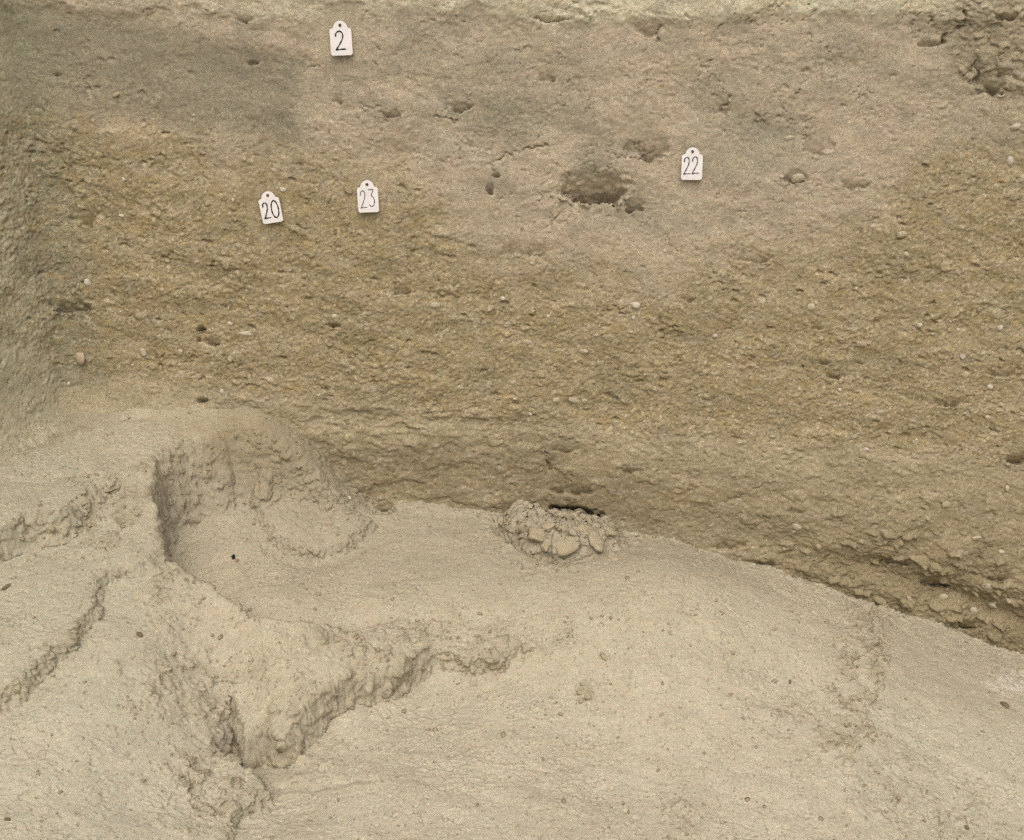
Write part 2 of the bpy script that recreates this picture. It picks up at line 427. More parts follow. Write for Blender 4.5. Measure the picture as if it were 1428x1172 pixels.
# sparse gouges and shallow scrape marks on the trodden surface
sc = np.abs(perlin((A*0.8 + B*0.5)/60, (B - 0.4*A)/14, 70))
d -= 0.0011*np.clip(1 - sc/0.06, 0, 1)*(1 - rough)*sstep(0.0, 0.35, fbm(A/90, B/60, 2, 0.5, 71))
pk, _ = lump(A/8, B/6, 54, .10)
d -= 0.0034*pk*(1 - 0.4*rough)
pk, _ = lump(A/15, B/10, 52, .05)
d -= 0.0036*pk
d += 0.0020*h2*sstep(0.10, 0.45, fbm(A/44 + 8, B/34, 3, .5, 51))*(1 - rough)
pl_ = fbm(A/48, B/30, 3, .55, 49)*4
d += 0.0028*(np.floor(pl_) + sstep(.90, 1, pl_ - np.floor(pl_)) - pl_)*sstep(-.05, .4, fbm(A/120, B/90, 2, .5, 48))
d += 0.007*blob(FU, FV, 1200, 925, 26, 85, 8, .7, .6, 91) + 0.005*blob(FU, FV, 1172, 1035, 40, 14, -18, .6, .6, 92) - 0.006*blob(FU, FV, 1290, 1000, 70, 60, 25, .9, .3, 93)
# cracks and low scarps
fl_cracks = [([(985, 780), (962, 800), (955, 825), (957, 850)], 4, .0022), ([(957, 850), (985, 880), (1010, 905), (1020, 930)], 5, .0016),
             ([(1020, 930), (1012, 945), (990, 950)], 4, .002), ([(1150, 1045), (1185, 1038), (1196, 1020)], 4, .004), ([(375, 1101), (440, 1098), (520, 1086)], 5, .003),
             ([(1310, 1150), (1318, 1125), (1350, 1120)], 5, .003), ([(1225, 1005), (1300, 1050), (1335, 1060)], 6, .0022), ([(0, 672), (60, 668), (130, 655)], 5, .002),
             ([(0, 640), (50, 615), (110, 590), (200, 582)], 6, .003)]
for pts, wd, dp in fl_cracks:
    dd, _ = polyline_dist(FU + 5*perlin(FU/14, FV/14, 72), FV + 4*perlin(FU/14 + 5, FV/14, 73), pts)
    d -= dp*np.exp(-(dd/wd)**2)
join = np.exp(np.clip(FY + .004, -1, 0)/.014)*sstep(-.3, -.2, FX)
d += join*(0.0045*np.clip(.3 + fbm(A/26, B/14, 3, .55, 45), 0, 1) + .0022*h1 + .0016*h2)
DIR = N0.copy(); DIR[..., 2] -= 0.5*rough; DIR /= np.linalg.norm(DIR, axis=-1, keepdims=True)
PF = P + DIR*d[..., None]
# colours of the trodden soil: patches paler towards the front, and browner fresh earth
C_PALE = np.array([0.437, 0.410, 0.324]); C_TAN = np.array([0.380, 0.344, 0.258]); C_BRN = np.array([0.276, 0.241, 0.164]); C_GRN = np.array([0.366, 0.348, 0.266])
pn = fbm(FX*5, FY*6, 4, 0.5, 80)
gl = np.maximum(1 - sstep(90, 330, FU - 0.25*(FV - 800)), 0.9*blob(FU, FV, 1330, 1090, 170, 110, 15, .5, .4))
gl = np.clip(gl + 0.5*pn + .08, 0, 1)
Cf = C_TAN + (C_GRN - C_TAN)*gl[..., None]
pl = np.clip(0.55 + 0.9*fbm(FX*9 + 3, FY*11, 4, 0.5, 81), 0, 1)*sstep(780, 1080, FV)
Cf = Cf + (C_PALE - Cf)*(0.7*pl)[..., None]
br = np.clip(0.75*rough + 0.25*sstep(0.1, 0.5, fbm(FX*25, FY*30, 3, 0.5, 82)), 0, 1)
Cf = Cf + (C_BRN - Cf)*(0.55*br)[..., None]
Cf = Cf*(1 + 0.10*fbm(A/6, B/5, 3, 0.6, 83) + .10*fbm(A/45, B/34, 3, .55, 84))[..., None]
_, _, gi = worley(A/2.6, B/2.6, 88)
Cf = Cf*(1 + 0.07*(gi - .5))[..., None]
Cf = Cf + (np.array([.17, .135, .085]) - Cf)*((gi < .025)*(.45 + .4*rough))[..., None]
Cf = Cf + (np.array([.46, .43, .33]) - Cf)*(.45*(gi > .965))[..., None]
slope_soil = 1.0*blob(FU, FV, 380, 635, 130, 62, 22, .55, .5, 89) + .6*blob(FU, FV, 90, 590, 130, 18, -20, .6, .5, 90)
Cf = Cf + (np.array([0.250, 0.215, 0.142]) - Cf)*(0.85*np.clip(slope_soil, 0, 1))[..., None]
shade_brown = 0.75*blob(FU, FV, 600, 745, 420, 85, 4, .5, .3, 86) + .5*blob(FU, FV, 1330, 930, 140, 60, 18, .5, .4, 87)  # occlusion near the wall foot painted in, along with a browner soil tone
Cf = Cf + (C_TAN*.80 - Cf)*(0.8*np.clip(shade_brown, 0, 1))[..., None]
chalk = blob(FU, FV, 1412, 952, 26, 20, 0, .5, .9)*(worley(A/4, B/4, 85)[2] > 0.35)
Cf = Cf + (np.array([0.58, 0.56, 0.50]) - Cf)*(0.6*chalk)[..., None]
d_ch = chalk
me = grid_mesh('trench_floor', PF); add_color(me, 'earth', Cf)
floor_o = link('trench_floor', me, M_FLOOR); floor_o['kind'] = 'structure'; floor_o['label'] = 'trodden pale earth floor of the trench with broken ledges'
print('floor', time.time() - T0, me.vertices and len(me.vertices))

# ================================================================== TRENCH WALLS
# plan line of the section: along the left wall towards the camera, round the corner, along the back wall
XC, RC, TURN = -0.618, 0.032, R(67)
HC = RC*TURN/2
CX, CY = XC + RC*math.tan(TURN/2), -RC
def plan(s):
    """s<0 left wall, s>0 back wall; returns x,y,nx,ny"""
    s = np.asarray(s, float)
    th = -math.pi/2 + TURN - TURN*np.clip((s + HC)/(2*HC), 0, 1)
    nx, ny = np.cos(th), np.sin(th)
    x = CX - RC*nx + np.clip(s - HC, 0, None); y = CY - RC*ny
    e = np.clip(-HC - s, 0, None)
    t0 = -math.pi/2 + TURN
    return x + e*math.sin(t0), y - e*math.cos(t0), nx, ny
def graded(lo, hi, step, lo2, hi2):
    core = np.arange(lo, hi, step); out = [core]
    for sgn, a, e in ((-1, lo, lo2), (1, hi, hi2)):
        v = []; st = step; p = a if sgn < 0 else core[-1]
        while (p - e)*sgn < 0:
            st *= 1.12; p += sgn*st; v.append(p)
        out.append(np.array(v))
    return np.concatenate([out[1][::-1], out[0], out[2]])
ss = graded(-0.12, 1.40, 0.0016, -1.6, 3.0)
zz = graded(-0.25, 0.76, 0.0016, -0.6, 0.93)
k0 = int(np.searchsorted(ss, 0.0))
SS, ZZ = np.meshgrid(ss, zz, indexing='ij')
PX, PY, NXn, NYn = plan(ss)
W0 = np.stack([np.repeat(PX[:, None], len(zz), 1), np.repeat(PY[:, None], len(zz), 1), ZZ], -1)
WU, WV = to_px(W0)
A = SS*1000.0; B = ZZ*1000.0
# texture directions: bedding dips slightly, trowel marks slant on the left part
A2 = A + 0.25*B + 4*perlin(A/22, B/22, 98); B2 = B + 0.10*A + 4*perlin(A/22 + 8, B/22, 99)
scr = sstep(-0.05, 0.30, fbm(A/95 + 2, B/55, 3, .55, 97))     # 1 crumbly .. 0 scraped smooth
left = 1 - sstep(0.02, 0.40, SS)
# zones
edge1 = 212 + 30*perlin(WU/90, WV/90, 100) + np.where(WU > 430, 0, 0)
gravel_top = np.interp(WU, [0, 60, 120, 330, 430, 560, 640, 760, 900, 1050, 1180, 1300, 1428], [150, 165, 150, 205, 215, 235, 330, 370, 385, 360, 330, 215, 180])
gravel_bot = np.interp(WU, [0, 120, 300, 480, 700, 900, 1100, 1300, 1428], [470, 520, 545, 560, 590, 605, 622, 640, 650])
wobv = 22*fbm(WU/70, WV/50, 3, 0.55, 101)
gravel = sstep(-75, 80, WV - gravel_top + 2.0*wobv + 40*fbm(WU/120, WV/80, 3, .5, 90))*(1 - sstep(-18, 22, WV - gravel_bot + 0.5*wobv))
lower = sstep(-15, 20, WV - gravel_bot + 0.5*wobv)
upper = np.clip(1 - gravel - lower, 0, 1)
toprim = sstep(0, 1, (np.interp(WU, [0, 300, 430, 520, 700, 730, 950, 1100, 1250, 1428], [20, 34, 55, 30, 26, 48, 40, 30, 40, 40]) + 14*fbm(WU/40, WV/40, 3, .5, 102) - WV)/26)
gw = 9*fbm(WU/26, WV/26, 4, .6, 103)
greyL = sstep(26, -26, WU - 424 - 2.2*gw)*sstep(24, -20, WV - np.interp(WU, [0, 90, 200, 330, 430], [150, 150, 158, 188, 202]) - 2.0*gw)*sstep(-18, 22, WV - np.interp(WU, [0, 150, 300, 431], [0, 20, 50, 80]) + 2.2*gw)
crumbR = np.maximum(blob(WU, WV, 1330, 850, 260, 95, 14, .5, .35, 105), 0.6*blob(WU, WV, 1395, 60, 85, 85, 0, .6, .6, 93))
# --- relief (mm-scale values in metres, + = towards the trench)
d = 0.007*fbm(A/330, B/240, 3, 0.5, 110)
rf = np.clip(0.45*upper + 0.9*gravel + 0.5*lower + 0.9*crumbR + 0.5*toprim - 0.25*greyL, 0.2, 1.6)
d += 0.0034*fbm(A2/75, B2/42, 3, 0.45, 111)*(0.6 + 0.5*rf)
d += 0.0026*(0.25 - np.abs(fbm(A2/34, B2/26, 3, 0.5, 112)))*(0.6*upper + 0.35*gravel + 0.25*lower + 1.2*crumbR + .6*toprim)*(.5 + .5*scr)*(1 - .5*greyL)
d += 0.0010*fbm(A2/13, B2/10, 3, 0.55, 109)*(0.4 + rf)*(.4 + .6*scr)
sl = (B + 0.45*A)*(SS > .75) + (B - 0.5*A)*(SS <= .75)
d += 0.0005*perlin(A/60, sl/5, 96)*(1 - scr)*(gravel + lower)*sstep(.03, .12, SS)     # trowel drag
patch = sstep(-0.35, 0.25, fbm(A/45, B/30, 3, 0.5, 116) + 0.25*gravel + 0.3*crumbR)
h0, _ = lump(A2/26 + 0.4*perlin(A/14, B/14, 106), B2/17 + 0.4*perlin(A/14 + 5, B/14, 107), 108, .35)
h1, rid = lump(A2/13 + 0.35*perlin(A/8, B/8, 114), B2/10.5 + 0.35*perlin(A/8 + 5, B/8, 115), 113, .45)
h2, ridb = lump(A2/7 + 0.3*perlin(A/4, B/4, 118), B2/6.0, 117, .45)
h3, ridd = lump(A2/4.2, B2/3.8, 126, .5)
d += 0.0036*h0*(0.15 + 0.35*lower + 0.45*gravel*scr + 1.9*crumbR)
d += patch*rf*(0.0021*h1*(.1 + .9*scr) + 0.0014*h2*(.25 + .75*scr))
h4, _ = lump(A/2.9 + .3*perlin(A/3, B/3, 95), B/2.7, 94, .5)
d += (0.35 + 0.65*patch)*rf*(0.0011*h3 + 0.0008*h4*(.4 + gravel))
d += 0.00042*fbm(A/4.2, B/3.4, 2, 0.6, 119)*(0.7 + rf)
# flaked plates with undercut lower edges : terraces of a noise field
q = fbm(A2/60, B2/34, 3, 0.55, 120)*4.0
stairs = np.floor(q) + sstep(0.80, 1.0, q - np.floor(q))
d += 0.0022*(stairs - q)*(0.5*upper*(1 - .6*greyL)*scr + 0.2*lower*scr + 1.0*crumbR)
# drying cracks
f1c, f2c, ridc = worley(A/34 + 0.5*fbm(A/18, B/18, 3, .6, 121), B/27 + 0.5*fbm(A/18 + 4, B/18, 3, .6, 122), 123)
ck = np.clip(1 - (f2c - f1c)/0.045, 0, 1)*sstep(0.05, 0.35, fbm(A/60, B/60, 3, 0.5, 124))
d -= 0.0032*ck*(0.9*upper*(1 - 0.8*greyL) + 0.25*lower + 0.3*crumbR)
# little voids where grit fell out
pit, _ = lump(A2/6.5, B2/5, 127, .13)
d -= 0.0030*pit*(0.3 + 0.8*gravel*(.25 + .75*patch*scr) + 0.3*lower + 0.3*crumbR)
pit2, _ = lump(A2/16, B2/10, 128, .07)
pit2 = pit2*sstep(0, .3, perlin(A/70, B/70, 125) + .1)
d -= 0.0065*pit2*(0.35 + 0.6*gravel + 0.4*crumbR)
# --- named hollows: (u, v, half width, half height, depth, wobble). roof slopes in, deepest just above the lip
hollows = [(828, 258, 50, 27, .034, .35), (548, 157, 14, 7, .013, .9), (905, 205, 34, 18, .013, .5), (885, 288, 16, 10, .014, .6), (762, 104, 16, 8, .006, 1.0),
           (1378, 112, 24, 20, .018, .9), (1108, 246, 18, 13, .012, .5), (683, 262, 6, 9, .016, .5), (692, 243, 6, 4, .014, .4), (283, 556, 9, 4, .020, .3),
           (280, 458, 6, 4, .014, .8), (276, 474, 4, 4, .012, .8), (296, 478, 16, 4, .012, .8), (464, 452, 12, 4, .012, .5), (1418, 640, 16, 9, .020, .5),
           (1310, 815, 22, 12, .022, .5), (1345, 872, 26, 10, .020, .8), (1395, 805, 20, 5, .014, .5), (1250, 786, 22, 7, .012, .7), (1200, 868, 18, 8, .010, .6),
           (80, 104, 6, 3, .010, .4), (352, 89, 10, 3, .010, .4), (470, 138, 10, 7, .005, 1.0), (640, 147, 22, 7, .007, 1.0), (768, 645, 5, 14, .008, .5),
           (800, 682, 34, 10, .010, .6), (420, 622, 8, 14, .010, .6), (420, 634, 5, 5, .012, .5), (340, 26, 14, 5, .009, .6), (1010, 150, 10, 10, .006, .6),
           (1300, 60, 22, 6, .010, .6), (1405, 22, 16, 6, .014, .6), (560, 405, 14, 5, .009, .5), (1140, 455, 10, 5, .008, .5), (1150, 505, 9, 4, .008, .5), (1165, 525, 16, 6, .009, .5),
           (1255, 325, 10, 7, .006, .5), (1190, 255, 20, 9, .008, .6), (1140, 200, 24, 16, .008, .6), (100, 420, 30, 16, .010, .7), (120, 300, 24, 14, .009, .7),
           (1165, 525, 10, 4, .008, .5), (790, 625, 24, 8, .006, .6), (880, 655, 16, 4, .008, .6), (730, 345, 40, 12, .006, .7), (1400, 520, 30, 7, .007, .6), (1330, 560, 24, 8, .008, .6),
           (905, 38, 20, 14, .010, .6), (770, 25, 26, 5, .009, .6), (1050, 360, 24, 7, .006, .6), (960, 415, 10, 5, .007, .5), (1110, 712, 14, 4, .008, .6),
           (1020, 760, 26, 8, .010, .6), (1060, 785, 30, 6, .010, .6)]
HOL = np.zeros_like(d)
for (hu, hv, ru, rv, dp, wb) in hollows:
    k = (np.abs(WU - hu) < ru*2.2 + 12) & (np.abs(WV - hv) < rv*2.2 + 12)
    u = WU[k]; v = WV[k]
    if u.size == 0: continue
    r = np.sqrt(((u - hu)/ru)**2 + ((v - hv)/rv)**2) + wb*(0.9*fbm(u/16 + hu, v/12, 3, 0.55, 130) + .5*perlin(u/(ru*.8) + hu, v/(rv*.8) + hv, 132))
    t = np.clip((v - (hv - rv))/(2*rv), 0, 1.1)         # 0 roof .. 1 lip
    inside = 1 - sstep(0.90 - 0.65*(1 - t), 1.03 + 0.12*(1 - t), r)
    HOL[k] = np.maximum(HOL[k], 1.25*dp*inside*(0.10 + 0.90*t**2.3))
    lip = np.exp(-((r - 1.15)/0.14)**2)*sstep(0.6, 0.9, t)
    d[k] += 0.0042*lip*(dp/0.03)*np.clip(1.6*h1[k] + 0.9*h2[k] - .1, 0, 1.2)
    HOL[k] *= 1 - 0.25*inside*fbm(u/9, v/7, 3, .6, 131)
# --- named cracks
cracks = [([(678, 236), (700, 218), (722, 214), (740, 207), (775, 203)], 1.5, .008), ([(742, 22), (755, 31), (775, 33), (795, 26)], 1.6, .008),
          ([(920, 60), (915, 45), (930, 30)], 1.6, .006), ([(1345, 8), (1346, 40), (1320, 52), (1310, 72)], 1.8, .010), ([(1296, 38), (1300, 18)], 1.6, .007),
          ([(956, 60), (960, 30), (958, 10)], 1.3, .004), ([(998, 45), (1008, 30)], 1.3, .004), ([(760, 320), (775, 305), (785, 295)], 1.4, .005),
          ([(600, 160), (625, 165), (640, 172)], 1.4, .006), ([(1000, 158), (1015, 145), (1018, 132)], 1.4, .006), ([(1100, 160), (1122, 110), (1126, 95)], 1.4, .005),
          ([(758, 28 + 600), (762, 640), (764, 665)], 1.8, .008), ([(1000, 700), (1040, 690), (1090, 660)], 1.6, .003), ([(1140, 790), (1160, 775)], 1.8, .008),
          ([(1215, 795), (1232, 785), (1258, 783), (1280, 778)], 1.8, .009), ([(1366, 806), (1385, 808), (1400, 815)], 2.0, .010), ([(1340, 115), (1362, 88), (1366, 130), (1380, 132)], 2.0, .010)]
for pts, wd, dp in cracks:
    uu = [p[0] for p in pts]; vv = [p[1] for p in pts]
    k = (WU > min(uu) - 15) & (WU < max(uu) + 15) & (WV > min(vv) - 15) & (WV < max(vv) + 15)
    u = WU[k]; v = WV[k]
    dd, t = polyline_dist(u + 5*perlin(u/9, v/9, 140), v + 5*perlin(u/9 + 3, v/9, 141), pts)
    wv_ = wd*(.75 + .9*np.clip(perlin(u/8, v/8, 149), -.4, 1))
    d[k] -= dp*np.exp(-(dd/wv_)**2)*np.clip(np.minimum(t, 1 - t)*6, 0.2, 1)*np.clip(.65 + .9*perlin(u/13, v/13, 136), .1, 1.1)
# thin harder laminae near the base of the gravelly bed
for vv0, a0, a1, h_ in [(562, 380, 720, .0022), (590, 430, 780, .0020), (601, 470, 740, .0014), (612, 900, 1420, .0012)]:
    yy = vv0 + 0.04*(WU - a0) + 4*perlin(WU/60, WV*0 + vv0, 142)
    d += h_*np.exp(-((WV - yy)/2.6)**2)*sstep(a0, a0 + 40, WU)*(1 - sstep(a1 - 60, a1, WU))*np.clip(.5 + perlin(WU/25, WV/25, 143), 0, 1)
lowrec = sstep(0, 9, WV - (566 + 0.045*(WU - 380) + 5*perlin(WU/45, WV*0 + 3.3, 144)))*sstep(330, 430, WU)*(1 - sstep(620, 900, WU))
d -= 0.0038*lowrec*np.clip(.6 + 1.2*fbm(A/70, B/30, 3, .5, 148), 0, 1)
# foot of the wall: fillet above the ledge on the left, ragged overhang on the right
fz = np.interp(SS, [-1.6, 0.0, 0.18, 0.3, 0.38, 0.5, 0.7, 1.0, 1.2, 1.42, 3.0], [0.15, 0.152, 0.156, 0.158, 0.125, 0.03, -0.0, -0.06, -0.12, -0.215, -0.26])
hgt = ZZ - fz
fil = np.interp(SS, [-1.6, -0.05, 0.05, 0.16, 0.25, 3.0], [1.0, 1.0, 1.0, 0.6, 0.0, 0.0])
d += fil*0.020*np.exp(-np.clip(hgt, -0.03, 1)/0.022)
ov = np.interp(SS, [0, 0.85, 1.05, 1.3, 1.45, 3], [0, 0, 0.4, 1.0, 1.0, 1.0])
ovn = np.clip(.55 + 1.1*fbm(A/60, B/40, 3, .5, 146), 0, 1.3)
hg2 = hgt + .022*fbm(A/70, B/50, 3, .5, 147)
d += ov*(0.011*ovn*np.exp(-((hg2 - 0.065)/0.045)**2) - 0.012*np.exp(-((hg2 - 0.0)/0.02)**2))
# hollow behind the clod heap
k = blob(WU, WV, 803, 714, 36, 6.5, 6, .3, .8, 145); HOL = np.maximum(HOL, 0.034*k*sstep(704, 719, WV - .1*(WU - 803)))
# weathered shoulder at the lip of the trench
topz = 0.86
d -= 0.06*sstep(topz - 0.10, topz + 0.09, ZZ)**2 - 0.003*toprim
# flatten a little behind the tags so that they can hang
TAGS = [(475.5, 53, 2.0, '2'), (377, 288.5, 9.0, '20'), (513, 273.5, 2.0, '23'), (965, 228, 0.0, '22')]
for (tu, tv, an, _) in TAGS:
    k = (1 - sstep(26, 44, np.hypot(WU - tu, (WV - tv)*0.8)))
    d = d*(1 - 0.75*k) + k*0.75*float(np.median(d[(np.hypot(WU - tu, WV - tv) < 22)]))
SAG = 0.22
nvec = np.stack([np.repeat(NXn[:, None], len(zz), 1), np.repeat(NYn[:, None], len(zz), 1), np.zeros_like(ZZ)], -1)
fine = np.clip(d, -0.035, 0.02)
PW = W0 + nvec*(d - HOL)[..., None]
PW[..., 2] -= 0.45*HOL
PW[..., 2] -= SAG*fine*np.clip(1 - fil*np.exp(-np.clip(hgt, 0, 1)/0.06), 0, 1)
# --- colours of the beds
K_PINK = np.array([0.406, 0.352, 0.270]); K_GREY = np.array([0.250, 0.232, 0.175]); K_OCH = np.array([0.295, 0.249, 0.148])
K_OLV = np.array([0.245, 0.228, 0.148]); K_LOW = np.array([0.336, 0.296, 0.197]); K_PALE = np.array([0.515, 0.494, 0.372]); K_CORN = np.array([0.330, 0.313, 0.225])
def mixc(C, K, m): return C + (K - C)*np.clip(m, 0, 1)[..., None]
C = np.broadcast_to(K_PINK, SS.shape + (3,)).copy()
C = mixc(C, K_OCH, gravel*(0.85 + 0.5*fbm(A/50, B/34, 3, .5, 150)))
C = mixc(C, K_LOW, lower)
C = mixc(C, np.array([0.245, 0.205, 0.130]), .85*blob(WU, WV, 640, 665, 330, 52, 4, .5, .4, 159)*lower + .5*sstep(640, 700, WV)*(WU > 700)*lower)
C = mixc(C, K_GREY, 0.9*greyL)
for (cu, cv, ru, rv, an, s_) in [(680, 120, 90, 60, 0, .35), (740, 165, 60, 30, 10, .6), (1040, 200, 60, 60, 0, .55), (1090, 205, 40, 40, 0, .6), (640, 160, 60, 24, 20, .5), (1380, 90, 70, 110, 0, .6),
                                 (760, 60, 80, 40, 0, .3), (820, 220, 30, 30, 0, .5), (1180, 80, 90, 50, 0, .35), (880, 285, 40, 20, 20, .5), (1010, 140, 30, 40, 0, .5), (570, 70, 60, 50, 0, .3), (690, 260, 30, 30, 0, .4)]:
    C = mixc(C, K_GREY*np.array([.94, 1.0, 1.02]), 0.75*s_*blob(WU, WV, cu, cv, ru, rv, an, .8, .9, 151))
C = mixc(C, K_OLV, 0.45*sstep(0.1, 0.6, fbm(A/90, B/40, 4, .55, 152))*(0.4 + gravel))
corner = np.clip(np.exp(-((WU - 50)/55.0)**2), 0, 1)*(WV < 520)
C = mixc(C, K_CORN*np.array([.74, .77, .76]), 0.75*np.exp(-((SS - .012)/.038)**2)*(WV < 540))  # corner occlusion painted as a darker olive band
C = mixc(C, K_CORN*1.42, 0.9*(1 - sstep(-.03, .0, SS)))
C = mixc(C, K_PALE, toprim*np.interp(WU, [0, 250, 480, 700, 1200, 1300, 1428], [.10, .35, .5, .9, .9, .6, .4]))
C = mixc(C, K_PALE*0.92, 0.5*sstep(0.25, 0.6, fbm(A/16, B/10, 3, .5, 153))*(0.3 + 0.5*gravel))
white = (ridd < 0.03)*np.clip(h3*3, 0, 1)*gravel
C = mixc(C, np.array([0.52, 0.47, 0.38]), 0.7*white)
C = mixc(C, K_PINK, 0.55*sstep(0.0, 0.5, fbm(A/30 + 9, B/18, 4, .6, 156))*(gravel + lower))
C = mixc(C, K_OLV*1.1, 0.45*sstep(0.05, 0.5, fbm(A/24 + 4, B/15 + 3, 4, .6, 157))*(gravel + .7*lower + .3*upper))
dust = fil*np.exp(-np.clip(hgt, 0, 1)/0.016)*(.6 + fbm(A/30, B/14, 3, .5, 158))
C = mixc(C, np.array([0.345, 0.315, 0.225]), 0.8*dust)
# grit: single pale and dark grains, and sharp-edged mottles of the upper soil
_, _, gi = worley(A/2.7 + .3*perlin(A/3, B/3, 180), B/2.4, 181)
C = C*(1 + (0.16 + .14*gravel)*(gi - .5))[..., None]
C = mixc(C, np.array([0.47, 0.41, 0.29]), (gi > .92)*(.12 + .65*gravel + .25*lower))
C = mixc(C, np.array([0.12, 0.095, 0.055]), (gi < .05)*(.25 + .3*gravel))
mo = fbm(A/75 + 4, B/50, 4, .6, 182)
C = mixc(C, K_GREY*1.12, 0.45*sstep(.12, .20, mo)*upper)
C = mixc(C, np.array([0.395, 0.345, 0.25]), 0.5*sstep(.10, .17, -mo)*upper*(1 - greyL))
C = mixc(C, np.array([0.32, 0.258, 0.142]), 0.6*sstep(.05, .3, fbm(A/28, B/15, 4, .6, 183))*gravel)
C = mixc(C, np.array([0.21, 0.17, 0.098]), 0.35*sstep(.12, .35, fbm(A/22 + 6, B/11, 4, .6, 184))*(gravel + .4*lower))
C = mixc(C, np.array([0.225, 0.188, 0.113]), .65*crumbR)
C = C*(1 + 0.16*fbm(A/9, B/6, 3, .6, 154) + 0.20*fbm(A/90, B/50, 4, .55, 155))[..., None]
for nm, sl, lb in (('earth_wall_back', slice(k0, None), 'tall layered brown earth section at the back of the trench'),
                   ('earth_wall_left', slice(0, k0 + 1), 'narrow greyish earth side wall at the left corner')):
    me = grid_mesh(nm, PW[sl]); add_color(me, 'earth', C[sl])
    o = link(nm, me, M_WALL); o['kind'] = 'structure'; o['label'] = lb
    if nm.endswith('back'): wall_o = o
print('wall', time.time() - T0, SS.size)
# ground above the trench and the unseen stretches of floor
def sheet(name, xs, ys, zf, col, hole=None):
    Xs, Ys = np.meshgrid(xs, ys, indexing='ij'); Zs = zf(Xs, Ys)
    me = grid_mesh(name, np.stack([Xs, Ys, Zs], -1))
    Cc = np.broadcast_to(np.array(col), Xs.shape + (3,))*(1 + .15*fbm(Xs*6, Ys*6, 4, .5, 160))[..., None]
    add_color(me, 'earth', Cc); o = link(name, me, M_FLOOR); o['kind'] = 'structure'; return o
sheet('ground_behind', np.linspace(-6, 6, 160), np.linspace(0.04, 6, 80), lambda x, y: 0.905 + 0.02*fbm(x*2, y*2, 4, .5, 161), (0.38, 0.33, 0.22))
sheet('ground_left', np.linspace(-6, -1.45, 80), np.linspace(-6, 0.04, 80), lambda x, y: 0.905 + 0.02*fbm(x*2, y*2, 4, .5, 161), (0.38, 0.33, 0.22))
def ext(x, y):
    xx = np.clip(x, -0.735, 0.835); yy = np.clip(y, -0.755, 0.02)
    return floor_macro(xx, yy, False)[0] - 0.004 + 0.004*fbm(x*12, y*12, 3, .5, 162)
sheet('floor_left', np.linspace(-1.6, -0.735, 60), np.linspace(-0.755, -0.05, 60), ext, (0.37, 0.335, 0.24))
EXT_COL = (0.44, 0.38, 0.26)
sheet('floor_front', np.linspace(-1.6, 3.2, 200), np.linspace(-4.0, -0.755, 120), ext, EXT_COL)
sheet('floor_right', np.linspace(0.835, 3.2, 100), np.linspace(-0.755, 0.03, 60), ext, EXT_COL)

# ================================================================== look-ups on the finished surfaces
from mathutils import Vector
from mathutils.bvhtree import BVHTree
wmask_s = slice(k0, None)
def wall_point(u, v):
    """nearest finished wall vertex to a sight line, refined on the plan surface"""
    p = on_y(u, v, 0.0); s = p[0] - CX + HC
    i = int(np.clip(np.searchsorted(ss, s), 1, len(ss) - 2)); j = int(np.clip(np.searchsorted(zz, p[2]), 1, len(zz) - 2))
    q = PW[i, j]; c = C[i, j]
    t = PW[i+1, j] - PW[i-1, j]; b = PW[i, j+1] - PW[i, j-1]
    n = np.cross(t, b); n /= np.linalg.norm(n) + 1e-9
    return q, n, c
ftree_idx = None
_fu = FU; _fv = FV
from mathutils.kdtree import KDTree
sub = PF[::2, ::2].reshape(-1, 3); subc = Cf[::2, ::2].reshape(-1, 3); subn = normals(PF)[::2, ::2].reshape(-1, 3); subst = rough[::2, ::2].reshape(-1)
su, sv = to_px(sub)
vis = (su > -20) & (su < 1450) & (sv < 1190) & (sub[:, 1] < -0.004)
VI = np.nonzero(vis)[0]
cell = {}
for i_ in VI:
    cell.setdefault((int(su[i_])//8, int(sv[i_])//8), []).append(i_)
def floor_point(u, v):
    best = None; bd = 1e9
    for r_ in (0, 1, 2, 4):
        for a_ in range(-r_, r_ + 1):
            for b_ in range(-r_, r_ + 1):
                for i_ in cell.get((int(u)//8 + a_, int(v)//8 + b_), ()):
                    # nearest in the view wins, nearer points hide farther ones
                    e = math.hypot(su[i_] - u, sv[i_] - v) + 60*np.linalg.norm(sub[i_] - CAM)
                    if math.hypot(su[i_] - u, sv[i_] - v) < 6 + 4*r_ and e < bd: bd = e; best = i_
        if best is not None: break
    return best

# ================================================================== STONES, CLODS, CRUMBS
def clod_mesh(name, mat, seed, sub_=2, lump=0.28, flat=0.8):
    r = random.Random(seed)
    bm = bmesh.new(); bmesh.ops.create_icosphere(bm, subdivisions=sub_, radius=1.0)
    cut = [(Vector((r.gauss(0, 1), r.gauss(0, 1), r.gauss(0, 1))).normalized(), r.uniform(.55, .9)) for _ in range(7)]
    ph = [r.uniform(0, 6.28) for _ in range(6)]
    for v in bm.verts:
        p = v.co.copy()
        for n_, h in cut:
            e = p.dot(n_) - h
            if e > 0: p -= n_*e*0.85
        k = 1 + lump*0.35*(math.sin(3*p.x + ph[0])*math.sin(3.3*p.y + ph[1]) + math.sin(5*p.z + ph[2])*math.cos(4.6*p.x + ph[3]))
        k += lump*0.25*r.uniform(-1, 1)
        p *= k; p.z *= flat; v.co = p
    me = bpy.data.meshes.new(name); bm.to_mesh(me); bm.free()
    me.materials.append(mat)
    for pl_ in me.polygons: pl_.use_smooth = sub_ > 2
    return me
M_CLOD = soil_material('clod_soil', base=(0.29, 0.245, 0.165), attr=False, bump=0.6)
M_CLODP = soil_material('pale_clod_soil', base=(0.35, 0.305, 0.215), attr=False, bump=0.6)
